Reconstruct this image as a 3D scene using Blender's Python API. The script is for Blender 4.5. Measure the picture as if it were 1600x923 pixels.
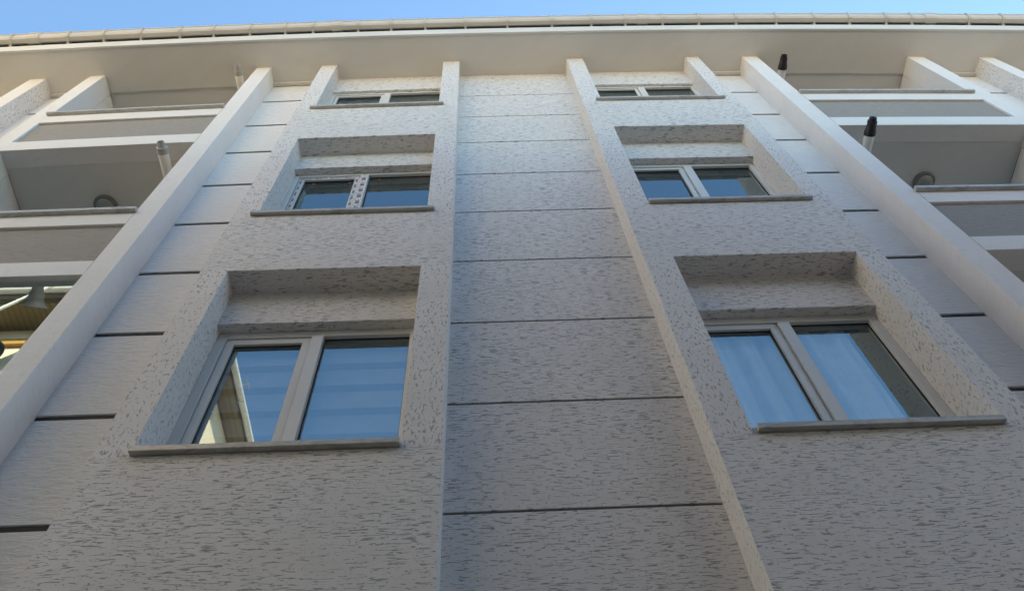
import bpy, bmesh, math, random
from mathutils import Vector, Matrix
random.seed(7)
R = math.radians
scene = bpy.context.scene
for o in list(bpy.data.objects):
    bpy.data.objects.remove(o)
C = scene.collection
EYE = 1.6                                   # eye height above the street; facade heights below are given relative to it

# ------------------------------------------------------------------ camera
cam_d = bpy.data.cameras.new('camera')
cam = bpy.data.objects.new('camera', cam_d)
C.objects.link(cam)
scene.camera = cam
cam_d.sensor_width = 36.0
cam_d.lens = 36.0 * 1291.0 / 1600.0
cam_d.clip_start = 0.05
cam_d.clip_end = 3000
pit, yaw, rol = R(59.7132), R(3.7933), R(-4.9162)
fw = Vector((math.sin(yaw) * math.cos(pit), math.cos(yaw) * math.cos(pit), math.sin(pit)))
rt = Vector((math.cos(yaw), -math.sin(yaw), 0))
up = rt.cross(fw)
r2 = rt * math.cos(rol) + up * math.sin(rol)
u2 = -rt * math.sin(rol) + up * math.cos(rol)
cam.matrix_world = Matrix(((r2.x, u2.x, -fw.x, 0), (r2.y, u2.y, -fw.y, 0), (r2.z, u2.z, -fw.z, EYE), (0, 0, 0, 1)))

# ------------------------------------------------------------------ sky, sun, exposure
SUN_EL, SUN_AZ = 31.0, 30.0                 # azimuth measured from +Y (behind the building) towards +X
w = bpy.data.worlds.new('World')
scene.world = w
w.use_nodes = True
nt = w.node_tree
bg = nt.nodes['Background']
sky = nt.nodes.new('ShaderNodeTexSky')
sky.sky_type = 'NISHITA'
sky.sun_disc = False
sky.sun_elevation = R(SUN_EL)
sky.sun_rotation = R(SUN_AZ)
sky.air_density = 1.0
sky.dust_density = 0.3
sky.ozone_density = 1.8
air = nt.nodes.new('ShaderNodeMix')
air.data_type = 'RGBA'
air.blend_type = 'MULTIPLY'
air.inputs[0].default_value = 1.0
air.inputs[7].default_value = (0.88, 0.995, 0.955, 1)
nt.links.new(sky.outputs[0], air.inputs[6])
nt.links.new(air.outputs[2], bg.inputs[0])
bg.inputs[1].default_value = 0.125
sd = bpy.data.lights.new('sun', 'SUN')
sd.energy = 5.0
sd.angle = R(0.5)
sd.color = (1.0, 0.83, 0.60)
sun = bpy.data.objects.new('sun', sd)
C.objects.link(sun)
sdir = Vector((math.sin(R(SUN_AZ)) * math.cos(R(SUN_EL)), math.cos(R(SUN_AZ)) * math.cos(R(SUN_EL)), math.sin(R(SUN_EL))))
sun.rotation_euler = sdir.to_track_quat('Z', 'Y').to_euler()
sun.location = sdir * 60
scene.view_settings.view_transform = 'Standard'
scene.view_settings.look = 'None'
scene.view_settings.gamma = 1
scene.view_settings.use_curve_mapping = False
scene.view_settings.exposure = 1.83

# ------------------------------------------------------------------ materials
def new_mat(name):
    m = bpy.data.materials.new(name)
    m.use_nodes = True
    t = m.node_tree
    return m, t, t.nodes['Principled BSDF']

def N(t, kind, **kw):
    n = t.nodes.new(kind)
    for k, v in kw.items():
        if k in n.inputs:
            n.inputs[k].default_value = v
        else:
            setattr(n, k, v)
    return n

def M2(t, op, a, b=None, c=None):
    n = t.nodes.new('ShaderNodeMath')
    n.operation = op
    for i, s in enumerate((a, b, c)):
        if s is None:
            continue
        if isinstance(s, (int, float)):
            n.inputs[i].default_value = s
        else:
            t.links.new(s, n.inputs[i])
    return n.outputs[0]

def wallcoord(t, su, sv, off=0.0):
    tc = N(t, 'ShaderNodeTexCoord')
    sp = N(t, 'ShaderNodeSeparateXYZ')
    t.links.new(tc.outputs['Object'], sp.inputs[0])
    u = M2(t, 'MULTIPLY_ADD', sp.outputs[1], 0.83, sp.outputs[0])
    v = M2(t, 'MULTIPLY_ADD', sp.outputs[1], 0.71, sp.outputs[2])
    cb = N(t, 'ShaderNodeCombineXYZ')
    t.links.new(M2(t, 'MULTIPLY_ADD', u, su, off), cb.inputs[0])
    t.links.new(M2(t, 'MULTIPLY_ADD', v, sv, off * 1.7), cb.inputs[1])
    return cb.outputs[0], tc

def ramp(t, fac, stops):
    r = N(t, 'ShaderNodeValToRGB')
    e = r.color_ramp.elements
    e[0].position, e[0].color = stops[0][0], stops[0][1]
    e[1].position, e[1].color = stops[-1][0], stops[-1][1]
    for p, c in stops[1:-1]:
        x = e.new(p)
        x.color = c
    t.links.new(fac, r.inputs[0])
    return r.outputs[0]

def g(v):
    return (v, v, v, 1)

def mixc(t, fac, a, b, blend='MIX'):
    m = t.nodes.new('ShaderNodeMix')
    m.data_type = 'RGBA'
    m.blend_type = blend
    if isinstance(fac, (int, float)):
        m.inputs[0].default_value = fac
    else:
        t.links.new(fac, m.inputs[0])
    for s, i in ((a, 6), (b, 7)):
        if isinstance(s, tuple):
            m.inputs[i].default_value = s
        else:
            t.links.new(s, m.inputs[i])
    return m.outputs[2]

WHITE = (0.80, 0.765, 0.757, 1)

def scored(name, su, sv, lo, hi, pit_su=40, pit_sv=60, dist=0.55, base=WHITE, ink=0.62):
    """white render dragged with a float: short dark worm tracks"""
    m, t, b = new_mat(name)
    c1, tc = wallcoord(t, su, sv)
    n1 = N(t, 'ShaderNodeTexNoise', noise_dimensions='2D', Scale=1.0, Detail=2.2, Roughness=0.58, Distortion=dist)
    t.links.new(c1, n1.inputs['Vector'])
    c2, _ = wallcoord(t, pit_su, pit_sv, 31.0)
    n2 = N(t, 'ShaderNodeTexNoise', noise_dimensions='2D', Scale=1.0, Detail=1.5, Roughness=0.5, Distortion=0.3)
    t.links.new(c2, n2.inputs['Vector'])
    c3, _ = wallcoord(t, 1.6, 2.6, 7.0)
    n3 = N(t, 'ShaderNodeTexNoise', noise_dimensions='2D', Scale=1.0, Detail=3.0, Roughness=0.6)
    t.links.new(c3, n3.inputs['Vector'])
    dens = M2(t, 'MULTIPLY_ADD', n3.outputs[0], 0.2, -0.1)
    a = M2(t, 'ADD', n1.outputs[0], dens)
    tr = ramp(t, a, [(lo, g(0)), (hi, g(1))])
    pt = ramp(t, n2.outputs[0], [(0.71, g(0)), (0.76, g(0.8))])
    mask = M2(t, 'MAXIMUM', tr, pt)
    lg = ramp(t, n3.outputs[0], [(0.28, (0.92, 0.91, 0.895, 1)), (0.72, (1, 1, 1, 1))])
    col = mixc(t, 1.0, base, lg, 'MULTIPLY')
    dark = (0.16, 0.15, 0.143, 1)
    fin = mixc(t, M2(t, 'MULTIPLY', mask, ink), col, dark)
    t.links.new(fin, b.inputs['Base Color'])
    c4, _ = wallcoord(t, 90, 140, 3.0)
    n4 = N(t, 'ShaderNodeTexNoise', noise_dimensions='2D', Scale=1.0, Detail=3.0, Roughness=0.6)
    t.links.new(c4, n4.inputs['Vector'])
    h = M2(t, 'MULTIPLY_ADD', n4.outputs[0], 0.12, M2(t, 'SUBTRACT', 1.0, mask))
    bp = N(t, 'ShaderNodeBump', Strength=0.7, Distance=0.007)
    t.links.new(h, bp.inputs['Height'])
    t.links.new(bp.outputs[0], b.inputs['Normal'])
    b.inputs['Roughness'].default_value = 0.85
    return m

def rough_plaster(name, base, su=10, sv=34, strength=0.9, streak=0.10):
    m, t, b = new_mat(name)
    c1, tc = wallcoord(t, su, sv)
    n1 = N(t, 'ShaderNodeTexNoise', noise_dimensions='2D', Scale=1.0, Detail=3.0, Roughness=0.6, Distortion=0.5)
    t.links.new(c1, n1.inputs['Vector'])
    c3, _ = wallcoord(t, 1.2, 1.9, 5.0)
    n3 = N(t, 'ShaderNodeTexNoise', noise_dimensions='2D', Scale=1.0, Detail=4.0, Roughness=0.6)
    t.links.new(c3, n3.inputs['Vector'])
    d = tuple(x * (1 - streak) for x in base[:3]) + (1,)
    c = mixc(t, ramp(t, n1.outputs[0], [(0.5, g(0)), (0.72, g(1))]), base, d)
    c = mixc(t, ramp(t, n3.outputs[0], [(0.35, g(0.5)), (0.65, g(0))]), c, tuple(x * 0.93 for x in base[:3]) + (1,))
    t.links.new(c, b.inputs['Base Color'])
    bp = N(t, 'ShaderNodeBump', Strength=strength, Distance=0.011)
    t.links.new(n1.outputs[0], bp.inputs['Height'])
    t.links.new(bp.outputs[0], b.inputs['Normal'])
    b.inputs['Roughness'].default_value = 0.85
    return m

def plain(name, base, rough=0.5, metal=0.0, var=0.06, scale=6.0, bump=0.0):
    m, t, b = new_mat(name)
    tc = N(t, 'ShaderNodeTexCoord')
    n = N(t, 'ShaderNodeTexNoise', Scale=scale, Detail=4.0, Roughness=0.6)
    t.links.new(tc.outputs['Object'], n.inputs['Vector'])
    lo = tuple(x * (1 - var) for x in base[:3]) + (1,)
    hi = tuple(min(1, x * (1 + var)) for x in base[:3]) + (1,)
    t.links.new(ramp(t, n.outputs[0], [(0.3, lo), (0.7, hi)]), b.inputs['Base Color'])
    b.inputs['Roughness'].default_value = rough
    b.inputs['Metallic'].default_value = metal
    if bump:
        bp = N(t, 'ShaderNodeBump', Strength=bump, Distance=0.004)
        t.links.new(n.outputs[0], bp.inputs['Height'])
        t.links.new(bp.outputs[0], b.inputs['Normal'])
    return m

def marble(name):
    m, t, b = new_mat(name)
    tc = N(t, 'ShaderNodeTexCoord')
    mp = N(t, 'ShaderNodeMapping')
    mp.inputs['Scale'].default_value = (2.2, 5, 5)
    t.links.new(tc.outputs['Object'], mp.inputs[0])
    n = N(t, 'ShaderNodeTexNoise', Scale=2.2, Detail=7.0, Roughness=0.62, Distortion=1.6)
    t.links.new(mp.outputs[0], n.inputs['Vector'])
    c = ramp(t, n.outputs[0], [(0.3, (0.3, 0.285, 0.265, 1)), (0.46, (0.44, 0.42, 0.39, 1)), (0.55, (0.53, 0.51, 0.48, 1)), (0.7, (0.4, 0.37, 0.335, 1))])
    t.links.new(c, b.inputs['Base Color'])
    b.inputs['Roughness'].default_value = 0.35
    return m

def glass(name, ior=3.6, tint=(0.95, 0.97, 0.97, 1)):
    m = bpy.data.materials.new(name)
    m.use_nodes = True
    t = m.node_tree
    t.nodes.clear()
    out = N(t, 'ShaderNodeOutputMaterial')
    mix = N(t, 'ShaderNodeMixShader')
    fr = N(t, 'ShaderNodeFresnel', IOR=ior)
    ge = N(t, 'ShaderNodeNewGeometry')        # same reflectance from inside and outside
    t.links.new(M2(t, 'MULTIPLY_ADD', ge.outputs['Backfacing'], 1.0 / ior - ior, ior), fr.inputs['IOR'])
    tr = N(t, 'ShaderNodeBsdfTransparent', Color=tint)
    gl = N(t, 'ShaderNodeBsdfGlossy', Roughness=0.0, Color=(0.78, 0.95, 1.0, 1))
    tc = N(t, 'ShaderNodeTexCoord')
    n = N(t, 'ShaderNodeTexNoise', Scale=1.2, Detail=0.0)
    t.links.new(tc.outputs['Object'], n.inputs['Vector'])
    bp = N(t, 'ShaderNodeBump', Strength=0.006, Distance=0.01)
    t.links.new(n.outputs[0], bp.inputs['Height'])
    t.links.new(bp.outputs[0], gl.inputs['Normal'])
    t.links.new(fr.outputs[0], mix.inputs[0])
    t.links.new(tr.outputs[0], mix.inputs[1])
    t.links.new(gl.outputs[0], mix.inputs[2])
    t.links.new(mix.outputs[0], out.inputs[0])
    return m

def film_mat(name):
    """white protective film printed with rows of red-brown blocks and small dark marks"""
    m, t, b = new_mat(name)
    tc = N(t, 'ShaderNodeTexCoord')
    sp = N(t, 'ShaderNodeSeparateXYZ')
    t.links.new(tc.outputs['UV'], sp.inputs[0])
    fu = M2(t, 'FRACT', M2(t, 'MULTIPLY', sp.outputs[0], 6.6))
    blk = M2(t, 'LESS_THAN', fu, 0.52)
    dv = M2(t, 'ABSOLUTE', M2(t, 'SUBTRACT', sp.outputs[1], 0.5))
    row = M2(t, 'LESS_THAN', dv, 0.26)
    fu2 = M2(t, 'FRACT', M2(t, 'MULTIPLY', sp.outputs[0], 19.8))
    gap = M2(t, 'GREATER_THAN', fu2, 0.16)
    red = M2(t, 'MULTIPLY', M2(t, 'MULTIPLY', blk, row), gap)
    n = N(t, 'ShaderNodeTexNoise', Scale=70.0, Detail=1.0)
    t.links.new(tc.outputs['Object'], n.inputs['Vector'])
    mk = M2(t, 'MULTIPLY', M2(t, 'GREATER_THAN', n.outputs[0], 0.58), M2(t, 'SUBTRACT', 1.0, red))
    mk = M2(t, 'MULTIPLY', mk, M2(t, 'GREATER_THAN', fu, 0.55))
    c = mixc(t, red, (0.72, 0.71, 0.69, 1), (0.2, 0.05, 0.028, 1))
    c = mixc(t, M2(t, 'MULTIPLY', mk, 0.75), c, (0.12, 0.12, 0.14, 1))
    t.links.new(c, b.inputs['Base Color'])
    b.inputs['Roughness'].default_value = 0.4
    return m

def slat_mat(name):
    m, t, b = new_mat(name)
    tc = N(t, 'ShaderNodeTexCoord')
    sp = N(t, 'ShaderNodeSeparateXYZ')
    t.links.new(tc.outputs['Object'], sp.inputs[0])
    f = M2(t, 'FRACT', M2(t, 'MULTIPLY', sp.outputs[0], 9.0))
    c = ramp(t, f, [(0.0, (0.03, 0.02, 0.01, 1)), (0.12, (0.19, 0.14, 0.07, 1)), (0.85, (0.24, 0.18, 0.09, 1)), (1.0, (0.03, 0.02, 0.01, 1))])
    t.links.new(c, b.inputs['Base Color'])
    b.inputs['Roughness'].default_value = 0.7
    return m

MH = scored('scored_render_across', 14.5, 104, 0.592, 0.644)
MV = scored('scored_render_upright', 58, 25, 0.597, 0.655, 90, 70, 0.5, ink=0.54)
MR = scored('scored_render_reveal', 60, 31, 0.607, 0.665, 95, 75, 0.5, ink=0.52)
MS = rough_plaster('smooth_white_render', (0.80, 0.766, 0.755, 1))
MP = rough_plaster('pilaster_white_render', (0.80, 0.766, 0.755, 1), 16, 24, 0.25, 0.06)
MT = rough_plaster('taupe_panel_render', (0.33, 0.30, 0.275, 1), 12, 34, 0.6, 0.16)
MC = rough_plaster('ceiling_paint', (0.70, 0.685, 0.65, 1), 5, 5, 0.03, 0.03)
MG = plain('groove_back', (0.10, 0.09, 0.08), 0.9)
MG2 = plain('black_gap_fill', (0.018, 0.017, 0.017), 0.7)  # black fill for panel gaps and the recess behind the gutter
MM = marble('grey_marble')
MF = plain('white_upvc', (0.70, 0.685, 0.66), 0.35, 0, 0.03, 3)
MSEAL = plain('black_gasket', (0.02, 0.02, 0.02), 0.6)
MGL = glass('window_glass')
MGL2 = glass('solar_glass', ior=4.4)
MFILM = film_mat('printed_film')
MRED = plain('orange_sticker', (0.55, 0.16, 0.06), 0.5)
MGUT = plain('gutter_pvc', (0.60, 0.575, 0.53), 0.4, 0, 0.05, 2)
MFAS = plain('fascia_paint', (0.72, 0.70, 0.66), 0.5, 0, 0.05, 2)
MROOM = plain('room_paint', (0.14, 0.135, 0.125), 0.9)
MBLK = plain('black_plastic', (0.012, 0.012, 0.013), 0.45)
MGRY = plain('grey_plastic', (0.46, 0.45, 0.43), 0.5)
MTUBE = plain('white_tube', (0.86, 0.855, 0.84), 0.35, 0, 0.04, 3)
MHORN = plain('horn_paint', (0.035, 0.036, 0.039), 0.75)
MLAMP = plain('frosted_lamp', (0.3, 0.3, 0.29), 0.3)
MLR = plain('lamp_rim', (0.2, 0.195, 0.185), 0.4)
MCUR = plain('curtain_cloth', (0.58, 0.60, 0.62), 0.9)
MBLIND = plain('blind_cloth', (0.27, 0.30, 0.33), 0.9)
MROOF = plain('roof_tiles', (0.30, 0.13, 0.08), 0.8, 0, 0.2, 3)
MYEL = plain('yellow_house_paint', (0.80, 0.68, 0.49), 0.85, 0, 0.05, 1.5)
MBEI = plain('dark_house_paint', (0.10, 0.098, 0.096), 0.85, 0, 0.08, 1.5)  # kept dark to cut bounce onto the lower front
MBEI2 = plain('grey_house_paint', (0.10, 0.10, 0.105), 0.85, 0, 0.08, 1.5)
MSCREED = plain('bounce_screed', (0.66, 0.57, 0.46), 0.9, 0, 0.08, 2)
MSLAT = slat_mat('wood_slats')
MDARK = plain('dark_pane', (0.03, 0.035, 0.04), 0.15)
MASPH = plain('asphalt', (0.055, 0.054, 0.052), 0.9, 0, 0.25, 30, 0.4)
MPAVE = plain('paving', (0.14, 0.135, 0.13), 0.85, 0, 0.15, 8, 0.3)
MBODY = plain('body_render', (0.6, 0.585, 0.56), 0.85)
MOCH = plain('ochre_board', (0.5, 0.27, 0.07), 0.7)
MSTEEL = plain('galvanised', (0.42, 0.42, 0.42), 0.4, 0.6)

# ------------------------------------------------------------------ mesh helpers
def camber(z):
    pts = ((5.65, 0.0), (8.6, 0.0072), (11.7, 0.0108))
    if z <= pts[0][0]:
        return 0.0
    for (a, p), (b, q) in zip(pts, pts[1:]):
        if z <= b:
            return p + (q - p) * (z - a) / (b - a)
    return pts[-1][1]

def W(x, y, z):
    """facade point: the cornice and upper floors of this front bow up gently towards the middle"""
    return Vector((x, y, z - camber(z) * (x - 1.2) ** 2 + EYE))

def flat(x, y, z):
    return Vector((x, y, z + EYE))

class MB:
    def __init__(self, fn=W):
        self.bm = bmesh.new()
        self.uv = self.bm.loops.layers.uv.new('UVMap')
        self.fn = fn

    def quad(self, pts, mi=0, uvs=None):
        vs = [self.bm.verts.new(self.fn(*p)) for p in pts]
        f = self.bm.faces.new(vs)
        f.material_index = mi
        if uvs:
            for l, q in zip(f.loops, uvs):
                l[self.uv].uv = q
        return f

    def box(self, x0, x1, y0, y1, z0, z1, mi=0, skip='', step=0.6):
        n = max(1, int(math.ceil((x1 - x0) / step)))
        xs = [x0 + (x1 - x0) * i / n for i in range(n + 1)]
        for a, b in zip(xs, xs[1:]):
            if 'f' not in skip:
                self.quad([(a, y0, z0), (b, y0, z0), (b, y0, z1), (a, y0, z1)], mi)
            if 'k' not in skip:
                self.quad([(b, y1, z0), (a, y1, z0), (a, y1, z1), (b, y1, z1)], mi)
            if 'b' not in skip:
                self.quad([(a, y1, z0), (b, y1, z0), (b, y0, z0), (a, y0, z0)], mi)
            if 't' not in skip:
                self.quad([(a, y0, z1), (b, y0, z1), (b, y1, z1), (a, y1, z1)], mi)
        if 'l' not in skip:
            self.quad([(x0, y1, z0), (x0, y0, z0), (x0, y0, z1), (x0, y1, z1)], mi)
        if 'r' not in skip:
            self.quad([(x1, y0, z0), (x1, y1, z0), (x1, y1, z1), (x1, y0, z1)], mi)

    def tube(self, p0, p1, r0, r1=None, seg=20, caps=True, mi=0):
        r1 = r0 if r1 is None else r1
        a, b = Vector(p0), Vector(p1)
        d = (b - a).normalized()
        s = d.orthogonal().normalized()
        q = d.cross(s)
        ra, rb = [], []
        for i in range(seg):
            an = 2 * math.pi * i / seg
            o = s * math.cos(an) + q * math.sin(an)
            ra.append(self.bm.verts.new(self.fn(*(a + o * r0))))
            rb.append(self.bm.verts.new(self.fn(*(b + o * r1))))
        for i in range(seg):
            j = (i + 1) % seg
            f = self.bm.faces.new((ra[i], ra[j], rb[j], rb[i]))
            f.smooth = True
            f.material_index = mi
        if caps:
            self.bm.faces.new(ra[::-1]).material_index = mi
            self.bm.faces.new(rb).material_index = mi

    def lathe(self, o, d, prof, seg=28, mi=0):
        """prof: (distance along d, radius)"""
        o, d = Vector(o), Vector(d).normalized()
        s = d.orthogonal().normalized()
        q = d.cross(s)
        rings = []
        for h, r in prof:
            rings.append([self.bm.verts.new(self.fn(*(o + d * h + (s * math.cos(2 * math.pi * i / seg) + q * math.sin(2 * math.pi * i / seg)) * max(r, 1e-4)))) for i in range(seg)])
        for A, B in zip(rings, rings[1:]):
            for i in range(seg):
                j = (i + 1) % seg
                f = self.bm.faces.new((A[i], A[j], B[j], B[i]))
                f.smooth = True
                f.material_index = mi

    def build(self, name, mats, parent=None, bevel=0.0, weld=True, recalc=True):
        if weld:
            bmesh.ops.remove_doubles(self.bm, verts=self.bm.verts, dist=1e-5)
        if recalc:
            bmesh.ops.recalc_face_normals(self.bm, faces=self.bm.faces)
        me = bpy.data.meshes.new(name)
        self.bm.to_mesh(me)
        self.bm.free()
        for m in (mats if isinstance(mats, (list, tuple)) else [mats]):
            me.materials.append(m)
        o = bpy.data.objects.new(name, me)
        C.objects.link(o)
        if parent:
            o.parent = parent
        if any(f.use_smooth for f in me.polygons):
            es = o.modifiers.new('crease', 'EDGE_SPLIT')
            es.split_angle = R(38)
        if bevel:
            b = o.modifiers.new('edge', 'BEVEL')
            b.width = bevel
            b.segments = 2
            b.limit_method = 'ANGLE'
            b.angle_limit = R(40)
        return o

def tag(o, label=None, cat=None, group=None, kind=None):
    if label: o['label'] = label
    if cat: o['category'] = cat
    if group: o['group'] = group
    if kind: o['kind'] = kind
    return o

def thing(name, label, cat, group=None):
    o = bpy.data.objects.new(name, None)
    C.objects.link(o)
    o.empty_display_size = 0.3
    return tag(o, label, cat, group)

# ------------------------------------------------------------------ ground
GZ = -EYE
m = MB(flat); m.box(-400, 400, -400, 400, GZ - 0.3, GZ, step=900)
tag(m.build('ground', MASPH), 'dark asphalt ground running off in all directions', 'ground', kind='structure')
m = MB(flat); m.box(-40, 40, 1.7, 3.0, GZ + 0.004, GZ + 0.13, step=90)
tag(m.build('pavement', MPAVE), 'pale paved footway with kerb along the white building', 'pavement', kind='structure')

# ------------------------------------------------------------------ the apartment building
B = thing('apartment_building', 'white rendered apartment block with scored window bays, balconies and a deep eave', 'building')
SOF = 11.76                                   # soffit height
LX, RX = -8.0, 10.4                           # building ends

def fine(vals, step=0.45):
    out = []
    for a, b in zip(vals, vals[1:]):
        n = max(1, int(math.ceil((b - a) / step)))
        out += [a + (b - a) * i / n for i in range(n)]
    return out + [vals[-1]]

def bay_wall(x0, o0, o1, x1, wins, pier=None):
    """one scored bay: two piers, spandrels, lintels; wins = (sill bottom, lintel bottom, opening top)"""
    mb = MB()
    y0, y1, yl = 3.0, 3.42, 3.205
    zs = [GZ]
    for zb, lz, zt in wins:
        zs += [zb, zt]
    if zs[-1] < SOF:
        zs.append(SOF)
    opens = [(zb, zt) for zb, lz, zt in wins]
    for za, zc in zip(zs, zs[1:]):
        op = (za, zc) in opens
        if not op:
            for a, b in zip(*(lambda v: (v, v[1:]))(fine([x0, o0, o1, x1]))):
                mb.quad([(a, y0, za), (b, y0, za), (b, y0, zc), (a, y0, zc)], 0)
        else:
            zz = fine([za, zc], 0.8)
            for p, q in zip(zz, zz[1:]):
                mb.quad([(x0, y0, p), (o0, y0, p), (o0, y0, q), (x0, y0, q)], 1)
                mb.quad([(o1, y0, p), (x1, y0, p), (x1, y0, q), (o1, y0, q)], 1)
                mb.quad([(o0, y0, p), (o0, y1, p), (o0, y1, q), (o0, y0, q)], 2)
                mb.quad([(o1, y1, p), (o1, y0, p), (o1, y0, q), (o1, y1, q)], 2)
            lz = [l for b, l, t_ in wins if b == za][0]
            xx = fine([o0, o1])
            for a, b in zip(xx, xx[1:]):
                mb.quad([(a, y1, za), (b, y1, za), (b, y0, za), (a, y0, za)], 0)
                if zc < SOF:
                    mb.quad([(a, y0, zc), (b, y0, zc), (b, yl, zc), (a, yl, zc)], 0)
                mb.quad([(a, yl, lz), (b, yl, lz), (b, yl, zc), (a, yl, zc)], 0)
                mb.quad([(a, yl, lz), (b, yl, lz), (b, y1, lz), (a, y1, lz)], 0)
        zz = fine([za, zc], 0.8)
        for p, q in zip(zz, zz[1:]):
            mb.quad([(x0, y0, p), (x0, 3.5, p), (x0, 3.5, q), (x0, y0, q)], 2)
            mb.quad([(x1, 3.5, p), (x1, y0, p), (x1, y0, q), (x1, 3.5, q)], 2)
    return mb.build('window_bay_wall', [MH, pier or MV, MR], B, bevel=0.006)

W1L, W2L, W3L = (3.53, 5.20, 5.645), (6.66, 8.335, 8.705), (9.73, 11.155, SOF)
W1R, W2R, W3R = (3.545, 5.20, 5.683), (6.69, 8.345, 8.80), (9.745, 11.15, SOF)
BAYS = [(-2.165, -1.955, -0.483, -0.255, (W1L, W2L, W3L)),
        (1.252, 1.487, 2.937, 3.13, (W1R, W2R, W3R)),
        (-7.83, -7.55, -5.96, -5.75, (W1L, W2L, W3L)),
        (7.02, 7.22, 8.68, 8.90, (W1R, W2R, W3R))]
for i_, b_ in enumerate(BAYS):
    bay_wall(*b_, pier=MP if i_ > 1 else None)

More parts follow.
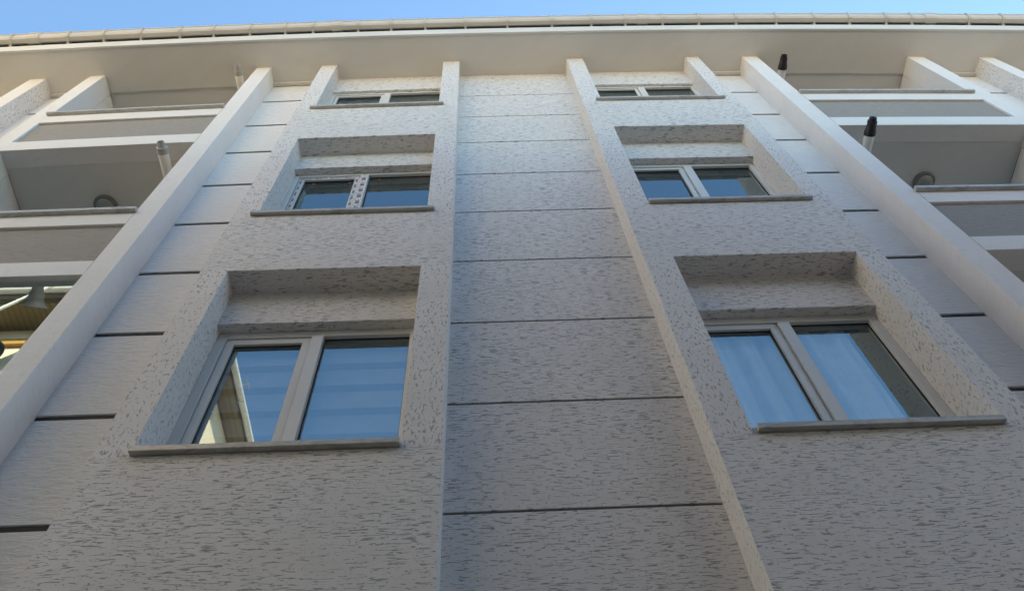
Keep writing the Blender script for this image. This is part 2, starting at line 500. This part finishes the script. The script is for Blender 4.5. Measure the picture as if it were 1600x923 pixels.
# --- window units
def window(x0, x1, spec, sill_x, xm, film=False, room_part=True, yf=3.285, fwid=0.068, q=0.058):
    zb, lz, zt = spec
    th = 0.045
    e = 0.0015
    x0, x1 = x0 + e, x1 - e
    zs, ze = zb + th, lz - e
    f = MB()                                                      # outer frame with its mullion
    f.box(x0, x1, yf, yf + 0.07, ze - fwid, ze)
    f.box(x0, x1, yf, yf + 0.07, zs, zs + fwid)
    f.box(x0, x0 + fwid, yf, yf + 0.07, zs + fwid, ze - fwid, skip='tb')
    f.box(x1 - fwid, x1, yf, yf + 0.07, zs + fwid, ze - fwid, skip='tb')
    f.box(xm - 0.043, xm + 0.043, yf - 0.008, yf + 0.07, zs + fwid, ze - fwid, skip='')
    wo = f.build('window', MF, B, bevel=0.004)
    # the opening sash in the left light
    s0, s1, sz0, sz1 = x0 + fwid + 0.006, xm - 0.043 - 0.006, zs + fwid + 0.006, ze - fwid - 0.006
    s = MB()
    ys, yb = yf + 0.012, yf + 0.062
    s.box(s0, s1, ys, yb, sz1 - q, sz1)
    s.box(s0, s1, ys, yb, sz0, sz0 + q)
    s.box(s0, s0 + q, ys, yb, sz0 + q, sz1 - q, skip='tb')
    s.box(s1 - q, s1, ys, yb, sz0 + q, sz1 - q, skip='tb')
    s.build('sash', MF, wo, bevel=0.004)
    k = MB()                                                      # rubber gasket: dark lines round sash and panes
    k.box(x0 + fwid, xm - 0.043, yf + 0.05, yf + 0.055, zs + fwid, ze - fwid)
    gk = k.build('gasket', MSEAL, wo)
    # cut-free gasket: four thin strips instead of a sheet
    bpy.data.objects.remove(gk)
    k = MB()
    ya, yc = ys + 0.02, ys + 0.03
    for (a, b, c, d) in ((s0 + q, s1 - q, sz1 - q - 0.008, sz1 - q - 0.001), (s0 + q, s0 + q + 0.007, sz0 + q, sz1 - q - 0.008), (s1 - q - 0.007, s1 - q, sz0 + q, sz1 - q - 0.008)):
        k.box(a, b, ya, yc, c, d)
    r0, r1, rz0, rz1 = xm + 0.043, x1 - fwid, zs + fwid, ze - fwid
    for (a, b, c, d) in ((r0, r1, rz1 - 0.008, rz1 - 0.001), (r0 + 0.001, r0 + 0.007, rz0, rz1 - 0.008), (r1 - 0.007, r1 - 0.001, rz0, rz1 - 0.008)):
        k.box(a, b, ya, yc, c, d)
    for (a, b, c, d) in ((s0 - 0.006, s1 + 0.006, sz1, sz1 + 0.0055), (s0 - 0.006, s0, sz0, sz1), (s1, s1 + 0.006, sz0, sz1)):
        k.box(a, b, yf + 0.03, yf + 0.036, c, d)
    k.build('gasket', MSEAL, wo)
    p = MB(); p.quad([(s0 + q, ys + 0.032, sz0 + q), (s1 - q, ys + 0.032, sz0 + q), (s1 - q, ys + 0.032, sz1 - q), (s0 + q, ys + 0.032, sz1 - q)])
    p.build('pane', MGL, wo, recalc=False)
    p = MB(); p.quad([(r0, ys + 0.032, rz0), (r1, ys + 0.032, rz0), (r1, ys + 0.032, rz1), (r0, ys + 0.032, rz1)])
    p.build('pane', MGL, wo, recalc=False)
    # marble sill: nose in front of the wall, slab inside the opening
    sl = MB()
    sl.box(sill_x[0], sill_x[1], 2.962, 2.9985, zb + 0.001, zb + th)
    sl.box(x0, x1, 3.0, yf + 0.02, zb + 0.001, zb + th + 0.004)
    sl.build('sill', MM, wo, bevel=0.004)
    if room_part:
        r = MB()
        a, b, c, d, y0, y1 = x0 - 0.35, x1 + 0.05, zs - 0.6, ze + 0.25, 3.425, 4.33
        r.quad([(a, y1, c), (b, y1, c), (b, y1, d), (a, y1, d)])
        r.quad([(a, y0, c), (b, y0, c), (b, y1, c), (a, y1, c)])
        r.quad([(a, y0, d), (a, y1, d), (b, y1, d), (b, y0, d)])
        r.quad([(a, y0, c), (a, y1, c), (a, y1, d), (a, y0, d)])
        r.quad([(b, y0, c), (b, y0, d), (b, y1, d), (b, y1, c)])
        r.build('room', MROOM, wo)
    if film:
        yq = yf - 0.0105
        def strip(mb, x_0, x_1, z_0, z_1, y, vert):
            n = 6
            L = (z_1 - z_0) if vert else (x_1 - x_0)
            for i in range(n):
                if vert:
                    a, b = z_0 + L * i / n, z_0 + L * (i + 1) / n
                    mb.quad([(x_0, y, a), (x_1, y, a), (x_1, y, b), (x_0, y, b)], 0, [((a - z_0), 0), ((a - z_0), 1), ((b - z_0), 1), ((b - z_0), 0)])
                else:
                    a, b = x_0 + L * i / n, x_0 + L * (i + 1) / n
                    mb.quad([(a, y, z_0), (b, y, z_0), (b, y, z_1), (a, y, z_1)], 0, [((a - x_0), 0), ((b - x_0), 0), ((b - x_0), 1), ((a - x_0), 1)])
        ff = MB()
        ysf = ys - 0.002
        strip(ff, s0 + 0.004, s1 - 0.004, sz1 - q + 0.012, sz1 - 0.004, ysf, False)
        strip(ff, s0 + 0.004, s0 + q - 0.012, sz0 + 0.004, sz1 - q + 0.01, ysf, True)
        strip(ff, s1 - q + 0.004, s1 - 0.004, sz0 + 0.004, sz1 - q + 0.01, ysf, True)
        strip(ff, xm - 0.04, xm + 0.04, zs + fwid, ze - fwid - 0.002, yq, True)
        fo = ff.build('protective_film', MFILM, wo)
        fo['label'] = 'white film printed with red-brown marks'
        for (sx, sz) in ((s0 + q + 0.1, sz1 - q - 0.05), (s1 - q - 0.05, sz1 - q - 0.05), (r0 + 0.11, rz1 - 0.05), (r1 - 0.1, rz1 - 0.05), (r0 + 0.1, zs + fwid + 0.09)):
            st = MB(); st.box(sx - 0.011, sx + 0.011, ys + 0.028, ys + 0.0305, sz - 0.014, sz + 0.014)
            st.build('sticker', MRED, wo)
    return wo

window(-1.955, -0.483, W1L, (-1.955, -0.487), -1.222)
window(-1.955, -0.483, W2L, (-2.01, -0.416), -1.222, film=True, fwid=0.045, q=0.055)
window(-1.955, -0.483, W3L, (-2.0, -0.42), -1.222, yf=3.243, fwid=0.036, q=0.038)
window(1.487, 2.937, W1R, (1.508, 2.922), 2.212)
window(1.487, 2.937, W2R, (1.485, 2.955), 2.212, fwid=0.05, q=0.05)
window(1.487, 2.937, W3R, (1.412, 2.982), 2.212, yf=3.243, fwid=0.036, q=0.038)
for sp_ in (W1L, W2L, W3L):
    window(-7.55, -5.96, sp_, (-7.58, -5.93), -6.75)
for sp_ in (W1R, W2R, W3R):
    window(7.22, 8.68, sp_, (7.19, 8.71), 7.95)

# --- grooved panel walls (gaps between the panels, filled with a recessed dark strip)
def panel_wall(x0, x1, y, gaps, gap, mat, depth=0.11, top=SOF, groove=None, rec=0.012):
    mb = MB()
    zs = [GZ] + list(gaps) + [top]
    for i, (a, b) in enumerate(zip(zs, zs[1:])):
        lo = a + (gap / 2 if i else 0)
        hi = b - (gap / 2 if i < len(zs) - 2 else 0)
        mb.box(x0, x1, y, y + depth, lo, hi, 0, skip='klr', step=0.5)
        if i:
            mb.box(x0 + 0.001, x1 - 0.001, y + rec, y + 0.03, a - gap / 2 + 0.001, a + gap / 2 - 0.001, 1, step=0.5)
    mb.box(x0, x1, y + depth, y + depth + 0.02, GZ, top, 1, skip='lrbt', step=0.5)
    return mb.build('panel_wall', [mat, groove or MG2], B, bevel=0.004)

CG = [-0.6, 0.36, 1.32, 2.28, 3.23, 4.172, 5.135, 6.10, 7.085, 8.03, 8.985, 9.905, 10.775]
panel_wall(-0.255, 1.252, 3.212, CG, 0.018, MH, 0.035, groove=MG, rec=0.006)
LG = [1.38, 2.33, 3.283, 4.225, 5.187, 6.134, 7.12, 8.08, 9.055, 10.0, 10.99]
RG = [1.38, 2.33, 3.27, 4.20, 5.11, 6.047, 7.01, 7.98, 8.99, 9.93, 10.88]
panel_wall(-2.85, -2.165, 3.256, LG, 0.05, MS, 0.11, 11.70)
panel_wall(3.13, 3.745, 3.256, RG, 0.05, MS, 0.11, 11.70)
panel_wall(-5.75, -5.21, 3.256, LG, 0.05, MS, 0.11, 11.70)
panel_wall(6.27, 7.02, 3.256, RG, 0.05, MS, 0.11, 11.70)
for a, b in ((-2.85, -2.165), (3.13, 3.745), (-5.75, -5.21), (6.27, 7.02)):
    mb = MB(); mb.box(a + 0.001, b - 0.001, 3.205, 3.256, 11.715, SOF - 0.001)
    mb.build('cornice_strip', MFAS, B, bevel=0.004)

# --- pilasters
for a, b in ((-3.05, -2.85), (3.745, 3.96), (-5.21, -5.02), (6.05, 6.27)):
    mb = MB()
    zz = fine([GZ, 2.6, 5.65, 8.735, SOF], 1.1)
    for p, q in zip(zz, zz[1:]):
        mb.quad([(a, 3.0, p), (b, 3.0, p), (b, 3.0, q), (a, 3.0, q)])
        mb.quad([(a, 3.0, p), (a, 3.27, p), (a, 3.27, q), (a, 3.0, q)])
        mb.quad([(b, 3.27, p), (b, 3.0, p), (b, 3.0, q), (b, 3.27, q)])
        mb.quad([(a, 3.27, p), (b, 3.27, p), (b, 3.27, q), (a, 3.27, q)])
    mb.build('pilaster', MP, B, bevel=0.006)

# --- balconies
def balcony(x0, x1, beam, pan0, pan1, cop, ceil_z, open_top, glazed=False):
    """parapet between the pilasters: beam, recessed panel, top rail, coping; ceiling and walls of the loggia above it"""
    mb = MB()
    y0, yp, yk = 3.0, 3.028, 3.2
    mb.box(x0, x1, y0, yk, beam, pan0, 0, skip='lrt')
    mb.box(x0, x1, y0, yk, pan1, cop, 0, skip='lr')
    e0, e1 = x0 + 0.004, x1 - 0.004
    xx = fine([x0, x1], 0.5)
    for a, b in zip(xx, xx[1:]):
        mb.quad([(a, y0, pan0), (b, y0, pan0), (b, yp, pan0), (a, yp, pan0)])
        mb.quad([(a, yk, pan0), (b, yk, pan0), (b, yk, pan1), (a, yk, pan1)])
    bo = mb.build('balcony', MP, B, bevel=0.005)
    p = MB()
    p.box(x0, x1, yp, yp + 0.05, pan0, pan1, 0, skip='lrtb')
    p.build('parapet_panel', MT, bo)
    c = MB()
    c.box(x0 - 0.012, x1 + 0.012, 2.957, 2.9985, cop + 0.001, cop + 0.045)
    c.box(x0 + 0.001, x1 - 0.001, 2.9985, 3.24, cop + 0.001, cop + 0.045, skip='f')
    c.build('coping', MM, bo, bevel=0.005)
    r = MB()                                                       # side walls and back wall of the loggia
    zlo, zhi = beam + 0.2, ceil_z
    yb = 4.25
    r.box(x0 - 0.02, x0 + 0.0, 3.272, yb, zlo, zhi, 0, skip='l')
    r.box(x1 - 0.0, x1 + 0.02, 3.272, yb, zlo, zhi, 0, skip='r')
    for a, b in zip(xx, xx[1:]):
        r.quad([(a, yb, zlo), (b, yb, zlo), (b, yb, zhi), (a, yb, zhi)])
        r.quad([(a, yk, zlo), (b, yk, zlo), (b, yb, zlo), (a, yb, zlo)])
    r.build('loggia_wall', MROOM if glazed else MS, bo)  # glazed: dark paint stands in for the shade of the enclosed loggia
    if open_top is not None:
        k = MB()
        for a, b in zip(xx, xx[1:]):
            k.quad([(a, yk, open_top + 0.012), (b, yk, open_top + 0.012), (b, yb, open_top + 0.012), (a, yb, open_top + 0.012)])
        k.build('ceiling', MROOM if glazed else MC, bo)  # glazed: ceiling shade put into the paint as well
    d = MB()                                                       # balcony door in the back wall
    dm = (x0 + x1) / 2
    d.box(dm - 0.75, dm + 0.75, yb - 0.03, yb - 0.002, beam + 0.25, beam + 2.5)
    do = d.build('door', MF, bo, bevel=0.004)
    for s in (-1, 1):
        q = MB(); q.box(dm + (0.37 * s) - 0.28, dm + (0.37 * s) + 0.28, yb - 0.034, yb - 0.031, beam + 0.4, beam + 2.38)
        q.build('pane', MDARK, do)
    if glazed:
        yg = 3.05
        z0, z1 = cop + 0.046, open_top - 0.002
        fr = MB()
        fr.box(x0 + 0.002, x0 + 0.05, yg - 0.02, yg + 0.03, z0, z1)
        fr.box(x1 - 0.03, x1 - 0.002, yg - 0.02, yg + 0.03, z0, z1)
        fr.box(x0 + 0.05, x1 - 0.03, yg - 0.02, yg + 0.03, z0, z0 + 0.05)
        fo = fr.build('glazing', MF, bo, bevel=0.004)
        gq = MB()
        gq.quad([(x0 + 0.05, yg, z0 + 0.05), (x1 - 0.03, yg, z0 + 0.05), (x1 - 0.03, yg, z1), (x0 + 0.05, yg, z1)])
        gq.build('pane', MGL2, fo, recalc=False)
    return bo

for (a, b, s) in ((-5.02, -3.05, 'L'), (3.96, 6.05, 'R')):
    balcony(a, b, 2.57, 2.79, 3.50, 3.73, 5.655, 5.65, glazed=(s == 'L'))
    balcony(a, b, 5.65, 5.89, 6.60, 6.83, 8.74, 8.735)
    balcony(a, b, 8.735, 9.01, 9.685, 9.93, SOF - 0.002, None)
    mb = MB(); mb.box(a, b, 3.0, 3.2, GZ, 2.55); mb.build('ground_floor_wall', MP, B)

# --- eave: soffit and fascia
mb = MB()
xs = fine([LX - 0.4, RX + 0.4], 0.4)
for a, b in zip(xs, xs[1:]):
    mb.quad([(a, 2.64, SOF), (b, 2.64, SOF), (b, 3.24, SOF), (a, 3.24, SOF)])
    mb.quad([(a, 3.24, SOF), (b, 3.24, SOF), (b, 3.24, SOF + 0.02), (a, 3.24, SOF + 0.02)])
    mb.quad([(a, 3.24, SOF + 0.02), (b, 3.24, SOF + 0.02), (b, 4.4, SOF + 0.02), (a, 4.4, SOF + 0.02)])
eo = mb.build('eave', MC, B)
mb = MB()
for a, b in zip(xs, xs[1:]):
    mb.quad([(a, 2.615, SOF - 0.012), (b, 2.615, SOF - 0.012), (b, 2.615, 12.0), (a, 2.615, 12.0)])
    mb.quad([(a, 2.615, SOF - 0.012), (b, 2.615, SOF - 0.012), (b, 2.645, SOF - 0.012), (a, 2.645, SOF - 0.012)])
    mb.quad([(a, 2.645, SOF - 0.012), (b, 2.645, SOF - 0.012), (b, 2.645, SOF + 0.01), (a, 2.645, SOF + 0.01)])
    mb.quad([(a, 2.615, 12.0), (b, 2.615, 12.0), (b, 2.72, 12.0), (a, 2.72, 12.0)])
    mb.quad([(a, 2.72, 12.0), (b, 2.72, 12.0), (b, 2.72, 12.3), (a, 2.72, 12.3)], 1)  # recess behind the gutter coloured black to give its shade
mb.build('fascia', [MFAS, MG2], eo, bevel=0.004)

# --- gutter with brackets and joints
GY0, GY1, GZB = 2.505, 2.61, 12.045
prof = [(GY1, GZB + 0.125), (GY1, GZB + 0.02), (GY1 - 0.02, GZB), (GY0 + 0.03, GZB), (GY0 + 0.008, GZB + 0.02), (GY0, GZB + 0.05), (GY0, GZB + 0.105), (GY0 - 0.012, GZB + 0.11), (GY0 - 0.012, GZB + 0.128), (GY0 + 0.006, GZB + 0.128)]
def gutter_piece(x0, x1, grow, mat, name, parent):
    cy, cz = (GY0 + GY1) / 2, GZB + 0.06
    pr = [(y + (grow if y > cy else -grow), z + (0.8 * grow if z > cz + 0.03 else -grow)) for y, z in prof]
    mb = MB()
    xs_ = fine([x0, x1], 0.4)
    for a, b in zip(xs_, xs_[1:]):
        for (ya, za), (yb_, zb_) in zip(pr, pr[1:]):
            f = mb.quad([(a, ya, za), (b, ya, za), (b, yb_, zb_), (a, yb_, zb_)])
            f.smooth = False
    o = mb.build(name, mat, parent)
    so = o.modifiers.new('wall', 'SOLIDIFY')
    so.thickness = 0.004
    return o
go = gutter_piece(LX - 0.42, RX + 0.42, 0.0, MGUT, 'gutter', B)
brx = [-8.6, -8.0, -7.4, -6.75, -6.196, -5.491, -5.04, -4.565, -4.058, -3.619, -3.133, -2.656, -2.279, -1.66, -1.202, -0.723, -0.159, 0.435, 1.068, 1.63, 2.115, 2.647, 3.16, 3.69, 4.259, 4.79, 5.284, 5.791, 6.144, 6.92, 7.375, 8.0, 8.6, 9.2, 9.8]
for x in brx:
    o = gutter_piece(x - 0.016, x + 0.016, 0.011, MGUT, 'gutter_bracket', go)
    mb2 = MB()
for x in (-5.92, -1.95, 2.36, 6.40):
    gutter_piece(x - 0.075, x + 0.075, 0.009, MGUT, 'gutter_joint', go)
for x in brx:
    mb = MB(); mb.box(x - 0.014, x + 0.014, GY1 - 0.01, 2.719, 12.006, 12.03); mb.build('bracket_strap', MGUT, go)

# --- roof and the mass of the building behind the front
mb = MB()
for a, b in zip(xs, xs[1:]):
    mb.quad([(a, 2.6, 12.30), (b, 2.6, 12.30), (b, 8.5, 13.9), (a, 8.5, 13.9)])
    mb.quad([(a, 8.5, 13.9), (b, 8.5, 13.9), (b, 14.4, 12.30), (a, 14.4, 12.30)])
    mb.quad([(a, 2.6, 12.30), (b, 2.6, 12.30), (b, 2.72, 12.28), (a, 2.72, 12.28)], 1)  # underside above the gutter blackened to read as shade
for x in (xs[0], xs[-1]):
    mb.quad([(x, 2.6, 12.3), (x, 8.5, 13.9), (x, 14.4, 12.3), (x, 8.5, 11.0)])
mb.build('roof', [MROOF, MG2], B)
mb = MB(); mb.box(LX, RX, 4.45, 14.0, GZ, 12.3, step=0.6); mb.build('rear_wall', MBODY, B)
for x0_, x1_ in ((LX, -7.83), (8.90, RX)):
    mb = MB(); mb.box(x0_, x1_, 3.1, 4.449, GZ, SOF - 0.002, skip='k'); mb.build('end_wall', MS, B)

# ------------------------------------------------------------------ boiler flues poking out of the balconies
def flue(x, z, ytip, dark, label):
    t = thing('flue_pipe', label, 'flue pipe', 'boiler flue pipes jutting from the balconies')
    yt = ytip + (0.17 if dark else 0.07)
    a = W(x, 4.2, z); b = W(x, yt, z); tip = W(x, ytip, z)
    sl = Vector((0, 0, -0.012))
    t.location = a
    mb = MB(lambda *p: Vector(p)); mb.tube((0, 0, 0), b - a + sl, 0.054, seg=28); mb.build('tube', MTUBE, t)
    p0 = b - a + sl
    if dark:
        mb = MB(lambda *p: Vector(p))
        d = (0, -1, 0)
        mb.lathe(p0, d, [(-0.03, 0.056), (-0.03, 0.0615), (0.012, 0.0615), (0.02, 0.058), (0.15, 0.040), (0.17, 0.038), (0.17, 0.024), (0.12, 0.022), (0.12, 0.0)])
        c = mb.build('cap', MBLK, t)
        mb = MB(lambda *p: Vector(p))
        for k in range(6):
            an = k * math.pi / 3 + 0.3
            o = Vector((math.cos(an), 0, math.sin(an)))
            mb.tube(p0 + o * 0.0475 + Vector((0, -0.095, 0)), p0 + o * 0.046 + Vector((0, -0.135, 0)), 0.006, 0.006, 8)
        mb.build('cap_rib', MBLK, c)
    else:
        mb = MB(lambda *p: Vector(p))
        d = (0, -1, 0)
        mb.lathe(p0, d, [(-0.06, 0.0545), (-0.06, 0.057), (0.006, 0.057), (0.006, 0.036), (0.07, 0.036), (0.07, 0.029), (-0.05, 0.029), (-0.05, 0.0)])
        mb.build('cap', MGRY, t)
    mb = MB(lambda *p: Vector(p)); mb.lathe((0, 0, 0), (0, -1, 0), [(0, 0.085), (0.02, 0.085), (0.025, 0.055)]); mb.build('wall_collar', MTUBE, t)
    return t
flue(4.25, 8.52 + 0.06, 2.86, True, 'white flue pipe with black cap beside the right pilaster below the second balcony ceiling')
flue(4.26, 11.45 + 0.09, 2.92, True, 'white flue pipe with black cap on the right under the roof soffit')
flue(-3.34, 8.45 + 0.14, 2.93, False, 'plain white flue pipe with grey end on the left below the second balcony ceiling')
flue(-3.25, 11.40 + 0.19, 2.91, False, 'plain white flue pipe with grey end on the left under the roof soffit')

# ------------------------------------------------------------------ balcony ceiling lamps
def ceiling_lamp(x, y, z, label):
    t = thing('ceiling_lamp', label, 'ceiling lamp', 'round lamps on the balcony ceilings')
    t.location = W(x, y, z)
    mb = MB(lambda *p: Vector(p)); mb.lathe((0, 0, 0), (0, 0, -1), [(0, 0.125), (0.018, 0.125), (0.03, 0.112), (0.03, 0.092)], 40); mb.build('rim', MLR, t)
    mb = MB(lambda *p: Vector(p)); mb.lathe((0, 0, 0), (0, 0, -1), [(0.028, 0.094), (0.05, 0.086), (0.068, 0.062), (0.078, 0.03), (0.08, 0.0)], 40); mb.build('diffuser', MLAMP, t)
ceiling_lamp(-4.13, 3.68, 8.746, 'round glass lamp on the ceiling of the left second floor balcony')
ceiling_lamp(5.07, 3.68, 8.746, 'round glass lamp on the ceiling of the right second floor balcony')

# ------------------------------------------------------------------ curtains behind the panes
def curtain(x0, x1, z0, z1, y, vertical, label, amp=0.022, n=9):
    mb = MB()
    K = 110 if vertical else 60
    def off(s):
        return amp * (math.sin(s * n * 6.28) + 0.45 * math.sin(s * n * 2.3 * 6.28 + 1.0))
    if not vertical:
        off = lambda s: amp * ((s * n) % 1.0) * (1 if (s * n) % 1.0 < 0.9 else 10 * (1 - (s * n) % 1.0))
        K = n * 20
    for i in range(K):
        s0, s1 = i / K, (i + 1) / K
        if vertical:
            a, b = x0 + (x1 - x0) * s0, x0 + (x1 - x0) * s1
            f = mb.quad([(a, y + off(s0), z0), (b, y + off(s1), z0), (b, y + off(s1) * 0.6, z1), (a, y + off(s0) * 0.6, z1)])
        else:
            a, b = z0 + (z1 - z0) * s0, z0 + (z1 - z0) * s1
            f = mb.quad([(x0, y + off(s0), a), (x1, y + off(s0), a), (x1, y + off(s1), b), (x0, y + off(s1), b)])
        f.smooth = True
    tag(mb.build('curtain' if vertical else 'blind', MCUR if vertical else MBLIND), label, 'curtain' if vertical else 'blind')
curtain(1.5, 2.70, 3.6, 5.15, 3.405, True, 'white curtain with upright folds behind the lower right window', 0.03, 5)
curtain(-1.95, -0.49, 3.6, 5.15, 3.372, False, 'grey blind with level pleats behind the lower left window', 0.04, 6)

# ------------------------------------------------------------------ across the street: the yellow house seen in the panes
H = thing('yellow_house', 'yellow house with wooden eave and pale gutter, mirrored in the left panes', 'house')
hx0, hx1, hy0, hy1, hs = -30.0, -5.25, -11.0, -1.95, 13.05
mb = MB(flat); mb.box(hx0, hx1, hy0, hy1, GZ, hs - 0.001, step=30); mb.build('wall', MYEL, H)
mb = MB(flat); mb.box(hx0 - 0.8, -4.88, hy0 - 0.8, -1.25, hs, hs + 0.14, step=40); mb.build('eave', MSLAT, H)
mb = MB(flat); mb.box(hx0 - 0.8, -4.9, -1.37, -1.249, hs - 0.03, hs - 0.002, step=40); mb.build('fascia', MBLK, H)  # black strip standing in for the shaded gap under the gutter
mb = MB(flat)
ex0, ex1, ey0, ey1 = hx0 - 0.8, -4.88, hy0 - 0.8, -1.25
rz = hs + 0.142
cx0, cx1, cy_ = -26.0, -9.0, (ey0 + ey1) / 2
mb.quad([(ex0, ey1, rz), (ex1, ey1, rz), (cx1, cy_, rz + 2), (cx0, cy_, rz + 2)])
mb.quad([(ex1, ey0, rz), (ex0, ey0, rz), (cx0, cy_, rz + 2), (cx1, cy_, rz + 2)])
mb.bm.faces.new([mb.bm.verts.new(flat(*p)) for p in ((ex1, ey1, rz), (ex1, ey0, rz), (cx1, cy_, rz + 2))])
mb.bm.faces.new([mb.bm.verts.new(flat(*p)) for p in ((ex0, ey0, rz), (ex0, ey1, rz), (cx0, cy_, rz + 2))])
mb.build('roof', MROOF, H)
hg = MB(flat)
hg.tube((ex0, ey1 + 0.07, hs + 0.12), (ex1 + 0.07, ey1 + 0.07, hs + 0.12), 0.07)
hg.tube((ex1 + 0.07, ey1 + 0.07, hs + 0.12), (ex1 + 0.07, ey0, hs + 0.12), 0.07)
hgo = hg.build('gutter', MFAS, H)
for k in range(9):
    mb = MB(flat); mb.box(ex1 - 0.0, ex1 + 0.15, ey1 - 0.9 - k * 1.05, ey1 - 0.87 - k * 1.05, hs + 0.03, hs + 0.045); mb.build('bracket', MSTEEL, hgo)
for fz in (0.6, 3.7, 6.8, 9.6):
    for wx in (-25.0, -22.5, -20.0, -16.5, -13.2, -10.8, -8.2):
        mb = MB(flat); mb.box(wx - 0.6, wx + 0.6, hy1 + 0.001, hy1 + 0.05, fz, fz + 1.5); wo_ = mb.build('window', MFAS, H)
        mb = MB(flat); mb.box(wx - 0.5, wx + 0.5, hy1 + 0.051, hy1 + 0.06, fz + 0.1, fz + 1.4); mb.build('pane', MDARK, wo_)

# horn, dish and board on the yellow house
t = thing('horn_speaker', 'grey bell-shaped horn on a white rod, mirrored in the glazed left balcony', 'horn speaker')
t.location = flat(-7.72, -1.0, 12.68)
mb = MB(lambda *p: Vector(p)); mb.lathe((0, 0, 0), (-0.12, -0.7, -0.5), [(-0.22, 0.0), (-0.22, 0.085), (-0.05, 0.095), (-0.05, 0.115), (0.08, 0.125), (0.16, 0.15), (0.21, 0.195), (0.225, 0.2), (0.2, 0.17), (0.1, 0.09), (0.1, 0.0)]); mb.build('horn', MHORN, t)
mb = MB(lambda *p: Vector(p)); mb.tube((0.28, 0, 0.5), (-0.75, -0.1, -0.6), 0.028, seg=12); mb.build('rod', MTUBE, t)
t = thing('satellite_dish', 'round grey dish on the yellow wall, mirrored in the glazed left balcony', 'satellite dish')
t.location = flat(-8.48, -1.78, 12.08)
mb = MB(lambda *p: Vector(p)); mb.lathe((0, 0, 0), (0.2, 1, -0.35), [(0.0, 0.0), (0.01, 0.12), (0.04, 0.2), (0.065, 0.25), (0.075, 0.25), (0.05, 0.2), (0.02, 0.12), (0.012, 0.0)]); d_ = mb.build('reflector', MHORN, t)
mb = MB(lambda *p: Vector(p)); mb.tube((0, 0, 0), (0, -0.17, 0), 0.025, seg=10); mb.build('bracket', MSTEEL, t)
mb = MB(flat); mb.box(-8.66, -8.12, -1.949, -1.87, 12.5, 12.66)
tag(mb.build('board', MOCH), 'small ochre board on the yellow wall above the grey dish', 'board')
t = thing('antenna_mast', 'thin antenna mast with crossbar on the yellow house roof edge, mirrored in a pane', 'antenna')
t.location = flat(-4.95, -3.8, 13.15)
mb = MB(lambda *p: Vector(p)); mb.tube((0, 0, 0), (-0.52, 0.0, 1.7), 0.022, seg=10); mb.build('mast', MSTEEL, t)
mb = MB(lambda *p: Vector(p)); mb.tube((-0.62, 0.0, 1.2), (-0.1, 0.05, 1.32), 0.012, seg=8); mb.tube((-0.12, -0.12, 1.31), (-0.12, 0.16, 1.31), 0.012, seg=8); mb.build('crossbar', MSTEEL, t)
mb = MB(lambda *p: Vector(p)); mb.lathe((-0.52, 0.0, 1.7), (0, 0, 1), [(0, 0.0), (0, 0.06), (0.12, 0.06), (0.12, 0)]); mb.build('head', MGRY, t)

# unseen row added to shade the lower front, kept below the panes' sightlines
def opposite(x0, x1, y0, y1, top, mat, label):
    o = thing('added_house', label, 'house')
    mb = MB(flat); mb.box(x0, x1, y0, y1, GZ, top, step=40); mb.build('wall', mat, o)
    mb = MB(flat); mb.box(x0 - 0.1, x1 + 0.1, y0 - 0.1, y1 + 0.25, top + 0.001, top + 0.18, step=40); mb.build('roof', MSCREED, o)  # pale roof added to bounce sunlight onto the soffit and top floor
    n = int((x1 - x0) / 2.4)
    for fz in (1.0, 4.0, 7.0):
        if fz + 1.6 > top: continue
        for i in range(n):
            wx = x0 + 1.2 + i * 2.4
            mb = MB(flat); mb.box(wx - 0.55, wx + 0.55, y1 + 0.001, y1 + 0.05, fz, fz + 1.4); wo_ = mb.build('window', MFAS, o)
            mb = MB(flat); mb.box(wx - 0.46, wx + 0.46, y1 + 0.051, y1 + 0.06, fz + 0.09, fz + 1.31); mb.build('pane', MDARK, wo_)
opposite(-3.2, 6.2, -11, -2.6, 8.6, MBEI, 'unseen dark house added across the street to shade the middle of the white block')
opposite(6.4, 16.0, -11, -2.9, 7.8, MBEI2, 'unseen dark grey house added across the street to shade the right end')
